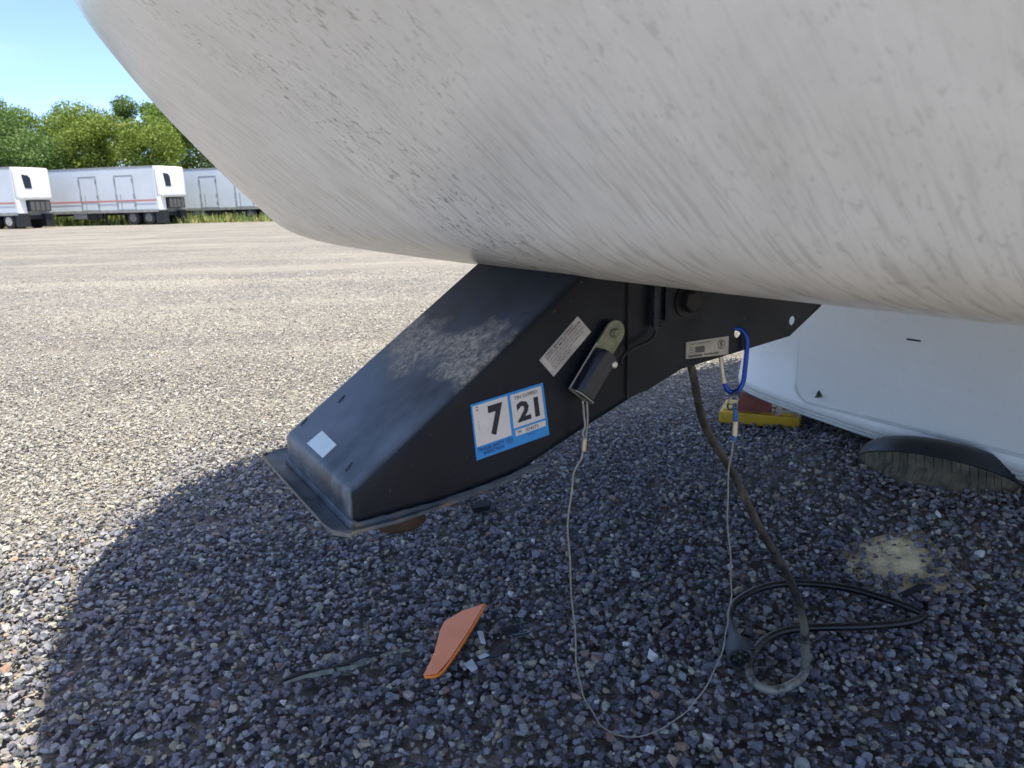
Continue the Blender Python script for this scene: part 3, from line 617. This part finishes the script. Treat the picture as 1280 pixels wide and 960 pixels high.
# ------------------------------------------------------------------ seven-pin power cord
hang = [(-.84,-.875,1.20),(-.892,-.877,1.124),(-.945,-.891,1.005),(-1.021,-.888,.898),(-1.102,-.883,.765),(-1.183,-.871,.641),(-1.233,-.866,.535),(-1.259,-.870,.437)]
def gp(x, y, dz=.026): return Vector((x, y, float(gz(x, y)) + dz))
CORD = [(.625,1.410),(.584,1.371),(.534,1.352),(.505,1.382),(.514,1.443),(.566,1.523),(.629,1.570),(.704,1.587),(.84,1.587),(.942,1.596),(1.004,1.622),(.999,1.651),(.956,1.703),(.882,1.767),(.767,1.803),(.664,1.787),(.573,1.722),(.526,1.640),(.513,1.575)]
pts = [wor(*q) for q in hang] + [gp(x, y) for x, y in CORD]; pts[-1].z += .012; pts[-2].z += .006
og = gp(.75, 1.6, 0)
pc = empty('power_cord', og, label='dusty black trailer cord hanging from the hitch box and looped on the gravel', cat='cord')
mb = MB(); sp_ = cr_spline([q - og for q in pts], 12); mb.tube(sp_, [.0066 + .0026*min(1, k/84) for k in range(len(sp_))], 10); obj('cable', mb, M_cord, pc, smooth=True)
a_ = pts[-1] - og; b_ = gp(.500, 1.462, .030) - og; ax_ = (b_ - a_); ln = ax_.length; M = axisM(a_, ax_, (0, 0, 1))
mb = MB(); mb.lathe([(.0092,-.02),(.0105,.0),(.012,.02),(.015,ln*.36),(.023,ln*.50),(.0275,ln*.56),(.0285,ln*.95),(.029,ln),(.0235,ln),(.0225,ln-.018),(0,ln-.018)], M, 26)
pl = obj('plug', mb, M_plug, pc, smooth=True)
for s in (-1, 1):
    mb = MB(); mb.box((-.004 if s < 0 else -.004, s*.026 - (.014 if s < 0 else 0), ln*.50), (.006, s*.026 + (.014 if s > 0 else 0), ln*.72), M=M); obj('latch_tab', mb, M_plug, pl, bevel=.002)
mb = MB(); mb.lathe([(.005,ln-.019),(.005,ln-.004),(0,ln-.004)], M, 10); obj('contact', mb, M_zinc, pl)
for k in range(6): a = k*math.pi/3; mb = MB(); mb.lathe([(.0032,ln-.019),(.0032,ln-.006),(0,ln-.006)], M @ Matrix.Translation((.0145*math.cos(a), .0145*math.sin(a), 0)), 8); obj('contact', mb, M_zinc, pl)

# ------------------------------------------------------------------ small things on the gravel
def shard(name, poly, dz, thick, m, label, cat, tilt=(0,0), group=None, bevel=.0, parent=None):
    cx = sum(q[0] for q in poly)/len(poly); cy = sum(q[1] for q in poly)/len(poly); z0 = float(gz(cx, cy)) + dz; mb = MB(); n = len(poly)
    top = [Vector((x, y, z0 + tilt[0]*(x-cx) + tilt[1]*(y-cy))) for x, y in poly]
    mb.add(top + [q - Vector((0,0,thick)) for q in top], [tuple(range(n)), tuple(range(2*n-1, n-1, -1))] + [(i,(i+1)%n,n+(i+1)%n,n+i) for i in range(n)])
    return tag(obj(name, mb, m, origin=(cx, cy, z0-thick), bevel=bevel, smooth=bool(bevel)), label, cat, group)
OR = [(-.217,1.452),(-.200,1.525),(-.193,1.613),(-.186,1.648),(-.142,1.684),(-.086,1.703),(-.119,1.604),(-.160,1.499),(-.186,1.453)]
sh = shard('plastic_shard', OR, .030, .003, M_orange, 'bright orange curved splinter of broken plastic on the gravel', 'debris', (.12,.05))
mb = MB(); e = [OR[0], OR[8], OR[7], OR[6], OR[5]]; cx_ = sum(q[0] for q in OR)/9; cy_ = sum(q[1] for q in OR)/9
mb.tube([Vector((x+.003, y-.002, float(gz(cx_, cy_)) + .026 + .12*(x-cx_) + .05*(y-cy_))) - Vector(sh.location) for x, y, _ in cr_spline([(x, y, 0) for x, y in e], 4)], .0034, 6); obj('folded_edge', mb, M_orange_edge, sh, smooth=True)
shp = [([(-.022,1.583),(.012,1.594),(.020,1.583),(-.012,1.572)], .034, 'short glossy black plastic flake, farthest from the viewer in the pile', (.1,-.35)),
       ([(-.040,1.562),(.002,1.574),(.000,1.560),(-.030,1.550)], .030, 'flat black plastic flake behind the long one, left of the short one', (.05,.30)),
       ([(-.020,1.546),(.032,1.566),(.024,1.546),(-.008,1.533)], .032, 'long dark plastic flake nearest the thin hanging cable', (.05,-.25)),
       ([(-.075,1.478),(-.041,1.510),(-.032,1.482),(-.05,1.472)], .026, 'triangular black plastic flake beside the small pale flakes', (.3,.2)),
       ([(-.099,1.568),(-.086,1.572),(-.078,1.540),(-.090,1.540)], .030, 'narrow pale flake close to the right side of the orange splinter', (-.3,.3)),
       ([(-.123,1.449),(-.106,1.464),(-.094,1.444),(-.106,1.434)], .028, 'pale gleaming flake lowest in the pile of broken flakes', (-.2,.3)),
       ([(-.094,1.476),(-.078,1.488),(-.068,1.472),(-.088,1.461)], .034, 'small pale flake in the middle of the broken flakes', (.2,-.3))]
M_film = mat('greenish_film', (.15,.17,.145), .25, var=.5, vscale=30)
M_glint = mat('glint_plastic', (.42,.46,.50), .22, var=.2, vscale=30)  # sky glints on black flakes, painted as a pale base colour
for i, (poly, dz, lb, tl) in enumerate(shp): shard('plastic_flake', poly, dz + (.024 if i < 4 else .015), .004, M_shard if i < 4 else M_glint, lb, 'debris', tl, 'broken flakes beside the orange splinter')
shard('plastic_flake', [(-.155,2.400),(-.115,2.432),(-.085,2.416),(-.088,2.345),(-.142,2.335)], .036, .018, mat('dull_black_lump', (.010,.011,.013), .8, spec=.2), 'black plastic lump on the gravel beyond the hitch box', 'debris', (.1,-.15))
shard('plastic_flake', [(.995,1.750),(1.07,1.772),(1.10,1.762),(1.03,1.744)], .020, .005, M_shard, 'dark sliver of plastic at the edge of the sandy spot', 'debris', (.2,.3))
# long curled strip
a_, b_ = Vector((-.525,1.405)), Vector((-.255,1.522)); mb = MB(); dirv = (b_-a_).normalized(); nv_ = Vector((-dirv.y, dirv.x)); n = 22
st = empty('trim_strip', (-.39, 1.46, 0), label='long narrow strip of torn black and greenish trim half sunk in the gravel', cat='debris'); og = Vector((-.39, 1.46, 0))
def sp(t_, off, h): q = a_ + (b_-a_)*t_ + nv_*(.010*math.sin(t_*2.6) + off); return Vector((q.x, q.y, float(gz(q.x, q.y)) + h + .018)) - og
mb.tube([sp(k/n, .006, .019 + .006*math.sin(k*.55)) for k in range(n-3)], [.0036 + .0020*math.sin(math.pi*k/n) for k in range(n-3)], 7); obj('black_bead', mb, M_rub, st, smooth=True)
for t0, t1 in ((.03,.40), (.42,.72), (.76,.98)):
    mb = MB(); m_ = 8
    for k in range(m_+1):
        t_ = t0 + (t1-t0)*k/m_; wd = .009 + .011*math.sin(math.pi*t_) * (.6 + .4*random.random())
        for off, h in ((.003,.018), (-.5*wd,.0225), (-wd,.015 + .006*random.random())): mb.v.append(tuple(sp(t_, off, h + .004*math.sin(t_*9))))
    mb.f = [(3*k+i, 3*k+i+1, 3*k+i+4, 3*k+i+3) for k in range(m_) for i in range(2)]; mb.m = [0]*len(mb.f)
    fl_ = obj('film', mb, M_film, st); so2 = fl_.modifiers.new('thickness', 'SOLIDIFY'); so2.thickness = .0022

# blocks: yellow levelling block with a brick on it
bx, by = wor(-2.76, -2.27, ZS).xy; bz = float(gz(bx, by)); RZ = rad(-24)
yb = empty('levelling_block', (bx, by, bz), RZ, label='yellow plastic levelling block lying on the gravel under a brick', cat='block')
mb = MB(); mb.box((-.16,-.11,.0), (.20,.12,.058)); obj('block_base', mb, M_yellow, yb, bevel=.008)
for i in range(4):
    for j in range(2): mb = MB(); mb.box((-.145 + i*.085, -.090 + j*.10, .056), (-.085 + i*.085, -.015 + j*.10, .066)); obj('grip_stud', mb, M_yellow, yb, bevel=.004)
mb = MB(); mb.box((-.075,-.09,.0), (.075,.0,.075)); M = Matrix.Rotation(RZ + .1, 4, 'Z'); mb.v = [tuple(M @ Vector(q)) for q in mb.v]
br = obj('brick', mb, M_brick, bevel=.006); br.location = (bx - .02, by - .02, bz + .0665); tag(br, 'red brick resting on the yellow levelling block', 'brick')

# loose tyre banked up with gravel in front of the lower wall
az = math.atan2(535, 920*math.cos(rad(14))); vh = Vector((math.sin(az), math.cos(az), 0)); lt = Vector((math.cos(az), -math.sin(az), 0)); Zv = Vector((0,0,1))
rl, tl = rad(6), rad(33); upv = Zv*math.cos(rl) + lt*math.sin(rl); lt = lt*math.cos(rl) - Zv*math.sin(rl)
A_ = upv*math.cos(tl) + vh*math.sin(tl); Nn = vh*math.cos(tl) - upv*math.sin(tl)
RT = .285; P0 = wor(-2.42, -1.205, .540); TC = P0 + RT*Nn
M = axisM((0,0,0), A_, lt); HWt = .20
tr = empty('tyre', TC, label='worn loose tyre with a muddy tread banked up with gravel under the wall', cat='tyre')
mb = MB(); mb.lathe([(.15,.055),(.165,.064),(.185,.071),(.207,.075),(.228,.073),(.247,.064),(.262,.047),(.273,.024),(.279,.004),(.281,-.004),(.275,-.012),(.20,-.02),(.16,-.02)], M, 72, closed=True)
mb.lathe([(.17,-HWt-.04),(.20,-HWt-.062),(.235,-HWt-.055),(.262,-HWt-.03),(.278,-HWt-.006),(.275,-HWt+.01),(.20,-HWt+.02),(.17,-HWt+.02)], M, 72, closed=True); obj('sidewall', mb, M_side, tr, smooth=True)
mb = MB(); mb.lathe([(.20,-.018),(.2735,-.010),(.278,-.05),(.279,-.10),(.278,-.15),(.2735,-HWt+.01),(.20,-HWt+.018)], M, 96, closed=True); td = obj('tread', mb, M_tread, tr, smooth=True)
mb = MB(); nb = 66
for row, (h0, h1, sk) in enumerate(((-.004,-.050,.35),(-.060,-.095,-.3),(-.105,-.140,.3),(-.150,-.196,-.35))):
    for k in range(nb):
        a0 = 2*math.pi*(k + (.5 if row % 2 else 0))/nb; a1 = a0 + 2*math.pi/nb*.90; da = sk*2*math.pi/nb; vs = []
        for h, ex in ((h0, 0), (h1, da)):
            for aa in (a0+ex, a1+ex):
                for rr in (.270, .2805 - (.002 if row in (0, 3) else 0)): vs.append(M @ Vector((rr*math.cos(aa), rr*math.sin(aa), h)))
        mb.add(vs, [(0,1,3,2),(4,6,7,5),(0,4,5,1),(2,3,7,6),(1,5,7,3)])
blk = obj('tread_blocks', mb, M_tread, tr); tag(blk, kind='stuff')

# ------------------------------------------------------------------ semi-trailers across the yard
M_tw = mat('semi_trailer_side', (.52,.56,.60), .4, var=.05, vscale=.8); M_tn = mat('semi_trailer_nose', (.80,.80,.76), .35, var=.04, vscale=1.5)
M_rail = mat('aluminium_rail', (.30,.30,.29), .5, .4, .2, 3); M_frame = mat('grey_door_frame', (.27,.29,.30), .6); M_red = mat('red_stripe', (.46, .17, .16), .5)
M_dk = mat('dark_underside', (.012,.013,.016), .7); M_glass = mat('dark_panel', (.012,.02,.035), .15); M_grey = mat('grey_tank', (.20,.21,.22), .5); M_grille = mat('dark_grille', (.09,.09,.088), .6); M_tyre = mat('truck_tyre', (.016,.016,.018), .8); M_rim = mat('grey_rim', (.14,.14,.14), .5, .4); M_rimw = mat('pale_rim', (.42,.40,.36), .5, .3)
def semi(x, y, label, stripe=True, rim=M_rim):
    rz = math.atan2(-2.7, 9.7); ux, uy = math.cos(rz), math.sin(rz)
    base = float(gz(x, y)); rt_ = empty('semi_trailer', (x, y, base), rz, label=label, cat='semi-trailer', group='white semi-trailers parked along the far edge of the yard')
    mb = MB(); mb.box((-10.4,0,1.02), (-.004,2.6,4.12)); obj('cargo_box', mb, M_tw, rt_, bevel=.05)
    mb = MB(); mb.box((-10.4,-.012,.90), (0,2.612,1.10)); obj('bottom_rail', mb, M_rail, rt_)
    mb = MB(); mb.box((-10.4,-.014,4.02), (-.02,2.61,4.14)); obj('top_rail', mb, M_rail, rt_)
    mb = MB(); mb.box((0,.01,1.92), (.55,2.59,4.10)); obj('nose', mb, M_tn, rt_, bevel=.22, bseg=4, smooth=True)
    mb = MB(); mb.box((0,.01,1.02), (.30,.55,1.95)); obj('nose_skirt', mb, M_tn, rt_, bevel=.05)
    mb = MB(); mb.add([(.551+d, yy, zz) for d in (0,.02) for yy, zz in ((.28,3.62),(.75,3.58),(.95,3.40),(.98,2.70),(.42,2.70))], [(5,6,7,8,9)] + [(i,(i+1)%5,5+(i+1)%5,5+i) for i in range(5)]); obj('side_vent', mb, M_glass, rt_)
    mb = MB(); mb.box((.02,.60,1.15), (.46,2.35,1.90)); obj('engine_bay', mb, M_dk, rt_)
    for k in range(4): mb = MB(); mb.box((.4605,.70+.41*k,1.2), (.49,1.02+.41*k,1.82)); obj('grille_panel', mb, M_grille, rt_)
    for x0, x1 in ((-6.7,-5.1), (-3.5,-1.85)):
        mb = MB(); mb.box((x0,-.035,1.12), (x0+.07,-.002,3.55)); mb.box((x1-.07,-.035,1.12), (x1,-.002,3.55)); mb.box((x0+.07,-.035,3.48), (x1-.07,-.002,3.55)); d = obj('door_frame', mb, M_frame, rt_)
        mb = MB(); mb.box((x0+.09,-.022,1.14), (x1-.09,-.002,3.46)); obj('side_door', mb, M_tw, d)
        for zz in (1.45, 2.05, 3.15):
            for xa, xb in ((x0-.04, x0+.12), (x1-.14, x1+.04)): mb = MB(); mb.box((xa,-.055,zz), (xb,-.036,zz+.16)); obj('hinge', mb, M_frame, d)
        mb = MB(); mb.box((x0+.40,-.055,1.2), (x0+.45,-.03,2.2)); obj('latch_bar', mb, M_frame, d)
    if stripe:
        mb = MB(); mb.box((-10.4,-.044,1.68), (-.03,-.040,1.79)); obj('stripe', mb, M_red, rt_)
    for ax_ in (-2.35, -.95):
        for yy in (.05, 1.95):
            mb = MB(); M = axisM((ax_, yy, .52), (0,1,0)); mb.lathe([(.30,0),(.48,.02),(.52,.06),(.52,.50),(.48,.56),(.30,.58)], M, 24); w_ = obj('wheel', mb, M_tyre, rt_, smooth=True)
            if yy < 1: mb = MB(); mb.lathe([(.30,-.002),(.27,.06),(.12,.09),(.10,-.03),(0,-.03)], M, 20); obj('rim', mb, rim, w_, smooth=True)
    mb = MB(); mb.box((-3.2,.63,.62), (.1,1.89,.90)); obj('bogie_frame', mb, M_dk, rt_); mb = MB(); mb.box((-10.2,.9,.72), (-3.2,1.7,.90)); obj('chassis', mb, M_dk, rt_)
    for ya, yb_ in ((.02,.62), (1.9,2.58)): mb = MB(); mb.box((-.30,ya,.10), (.32,yb_,.98)); obj('mudguard', mb, M_dk, rt_)
    for ya in (.15, 2.2):
        mb = MB(); mb.box((-5.0,ya,.08), (-4.86,ya+.14,.95)); mb.box((-5.1,ya-.1,0), (-4.76,ya+.25,.0795)); obj('landing_gear', mb, M_dk, rt_)
    mb = MB(); mb.box((-5.5,.05,.50), (-5.05,.5,.92)); obj('gear_box', mb, M_dk, rt_)
    mb = MB(); mb.box((-7.7,.05,.50), (-6.5,.7,.90)); obj('fuel_tank', mb, M_grey, rt_, bevel=.06); mb = MB(); mb.box((-6.45,.1,.45), (-5.6,.7,.90)); obj('tool_box', mb, M_dk, rt_)
    return rt_
semi(-33.7, 52.2, 'white red-striped semi-trailer cut off by the left edge of the photo', rim=M_rimw)
semi(-25.3, 55.0, 'white red-striped semi-trailer with two side doors, wholly in view in the middle')
semi(-18.0, 59.0, 'plain white semi-trailer without a stripe, half hidden behind the dirty trailer nose', stripe=False)

# ------------------------------------------------------------------ verge and trees
mb = MB()
for k in range(9000):
    x = random.uniform(-52, 8); yb = 56.5 - .10*(x+25) + random.random()**1.3*8; z = float(gz(x, yb)); h = random.uniform(.25,.95) * (1.2 if yb > 60 else .8); a = random.uniform(0, 6.28); w = random.uniform(.03,.08)
    lx, ly = random.uniform(-.25,.25), random.uniform(-.25,.25)
    mb.add([(x - w*math.cos(a), yb - w*math.sin(a), z), (x + w*math.cos(a), yb + w*math.sin(a), z), (x + lx, yb + ly, z + h)], [(0,1,2)], random.choice((0,0,1,2)))
tag(obj('tall_grass', mb, [mat('green_weeds', (.10,.16,.03), .8), mat('straw_weeds', (.30,.26,.09), .85), mat('yellow_green_weeds', (.19,.22,.05), .8)]), 'yellow-green weeds growing along the far edge of the yard', 'grass', kind='stuff')
mb = MB(); vg = []
xv = np.linspace(-140, 140, 57); yv = np.linspace(0, 60, 7)
for j in yv:
    for i in xv: yy = 57.5 - .10*(max(-60, min(20, i))+25) + j; mb.v.append((i, yy, float(gz(i, yy)) + .004 + .02*min(1, j)))
mb.f = [(j*57+i, j*57+i+1, (j+1)*57+i+1, (j+1)*57+i) for j in range(6) for i in range(56)]; mb.m = [0]*len(mb.f)
tag(obj('verge', mb, M_field), kind='structure')
def leafmat(nm, c, c2):
    m, t = newmat(nm, .6); n1 = t.noise(t.tc.outputs['Object'], 1.1, 4); oi = t.n.new('ShaderNodeNewGeometry')
    q = t.ramp(oi.outputs['Random Per Island'], (0., c), (1., c2)); q = t.mix(.5, q, t.ramp(n1, (.35, c), (.65, c2))); t.l.new(q, t.b.inputs['Base Color'])
    tr = t.n.new('ShaderNodeBsdfTranslucent'); t.l.new(q, tr.inputs['Color']); ms = t.n.new('ShaderNodeMixShader'); ms.inputs[0].default_value = .42
    t.l.new(t.b.outputs[0], ms.inputs[1]); t.l.new(tr.outputs[0], ms.inputs[2]); t.l.new(ms.outputs[0], next(n for n in t.n if n.type == 'OUTPUT_MATERIAL').inputs[0]); return m
LM = [leafmat('foliage_mid', (.095,.165,.020), (.19,.28,.04)), leafmat('foliage_dark', (.070,.130,.020), (.14,.22,.036)), leafmat('foliage_light', (.13,.195,.022), (.23,.29,.05)), leafmat('foliage_blue', (.080,.145,.032), (.15,.23,.055))]
M_bark = mat('bark', (.09,.07,.05), .9, var=.3, vscale=4)
def tree(x, y, h, rx, mi, label, lowf=-.02, nl=17000, dens=1.0):
    base = float(gz(x, y)); rt_ = empty('tree', (x, y, base), random.uniform(0, 6.28), label=label, cat='tree', group='leafy trees behind the parked semi-trailers')
    mb = MB(); mb.tube(cr_spline([(0,0,-.1),(.1,.05,h*.3),(-.05,.1,h*.6),(.05,0,h*.9)], 3), [.26,.24,.22,.2,.17,.15,.12,.09,.06,.04], 7)
    lobes = []
    nlb = random.randint(24, 30)
    for k in range(nlb):
        zz = h * random.uniform(lowf + .08, .90); prof_ = math.sin(math.pi * min(.95, max(.22, (zz/h)**.75)))**.5
        a = random.uniform(0, 6.28); rr = rx * prof_ * random.uniform(.25, .85); lobes.append((Vector((rr*math.cos(a), rr*math.sin(a), zz)), random.uniform(.22,.42)*rx))
    lobes.append((Vector((random.uniform(-.3,.3), 0, h*.89)), rx*.30)); lobes += [(Vector((random.uniform(-.35,.35)*rx, random.uniform(-.3,.3)*rx, h*q)), rx*.36) for q in (.80, .72, .66)]
    for c_, R_ in lobes[:9]: mb.tube([(0, 0, max(.5, c_.z - R_*1.6 - .6)), (c_.x*.5, c_.y*.5, c_.z - R_*.7), tuple(c_)], [.08,.06,.02], 5)
    obj('trunk', mb, M_bark, rt_, smooth=True)
    V = []; tot = sum(R_**2 for _, R_ in lobes)
    for c_, R_ in lobes:
        n = int(nl * R_**2 / tot); d = rng.normal(size=(n,3)); d /= np.linalg.norm(d, axis=1)[:,None]; rr = R_ * rng.uniform(.45, 1.12, n)**.6
        ce = np.array(c_) + d*rr[:,None]*np.array([1.05,1.05,.85]); nr_ = d*.7 + rng.normal(size=(n,3))*.6; nr_ /= np.linalg.norm(nr_, axis=1)[:,None]
        t1 = np.cross(nr_, rng.normal(size=(n,3))); t1 /= np.linalg.norm(t1, axis=1)[:,None]; t2 = np.cross(nr_, t1); s_ = rng.uniform(.06,.13,n)[:,None]
        V.append(np.stack([ce - t1*s_, ce + t2*s_*.7, ce + t1*s_, ce - t2*s_*.7], 1).reshape(-1,3))
    V = np.concatenate(V); me = bpy.data.meshes.new('crown'); nf = len(V)//4; me.from_pydata(V.tolist(), [], np.arange(nf*4).reshape(-1,4).tolist()); me.materials.append(LM[mi])
    o = bpy.data.objects.new('crown', me); COL.objects.link(o); o.parent = rt_
TREES = [(-46.5,64,12.4,4.4,0,'tallest broad mid-green tree at the far left edge of the photo'),
 (-42.4,62,9.6,3.8,3,'low bluish-green tree filling the dip beside the tallest tree'),
 (-40.6,69,11.3,4.0,0,'round-topped mid-green tree left of the middle semi-trailer door'),
 (-37.6,66,10.4,3.8,2,'yellow-green tree standing over the roof of the middle semi-trailer'),
 (-36.0,71,11.8,2.7,1,'dark narrow tree rising above its neighbours, left of a pair'),
 (-32.8,71,11.4,3.0,0,'mid-green narrow tree rising above its neighbours, right of a pair'),
 (-33.6,61,9.0,3.4,2,'yellowish-green bushy tree just above the semi-trailer nose'),
 (-30.2,67,11.0,3.6,0,'mid-green tree just left of the dirty trailer nose'),
 (-28.8,60,8.6,3.3,2,'pale yellowish low tree right of the semi-trailer nose'),
 (-25.4,66,10.4,3.8,1,'dark green tree partly covered by the dirty trailer nose'),
 (-38.6,60,7.4,3.4,3,'low bluish-green bush-like tree directly behind the middle semi-trailer roof'),
 (-20.5,64,10.2,3.8,1,'dark tree hidden behind the dirty trailer nose, first from the left'),
 (-14.5,66,11.0,4.0,0,'mid-green tree hidden behind the dirty trailer nose'),
 (-9.0,66,10.0,4.2,2,'yellow-green tree farther along the line, hidden behind the dirty trailer nose'),
 (-3.0,65,9.4,4.2,1,'dark green tree at the far end of the line, hidden behind the hitch box'),
 (-17.4,61,7.2,3.6,3,'low bluish-green tree between two taller hidden ones'),
 (-44.4,68,10.6,4.2,0,'mid-green tree close behind the low bluish tree at the left'),
 (-26.6,70,10.8,4.0,2,'yellow-green tree in the gap beside the dirty trailer nose'),
 (-51.5,66,12.0,4.2,1,'dark green tree outside the left edge of the view')]
for a in TREES: tree(a[0]*1.0, a[1]+3.5, *a[2:])
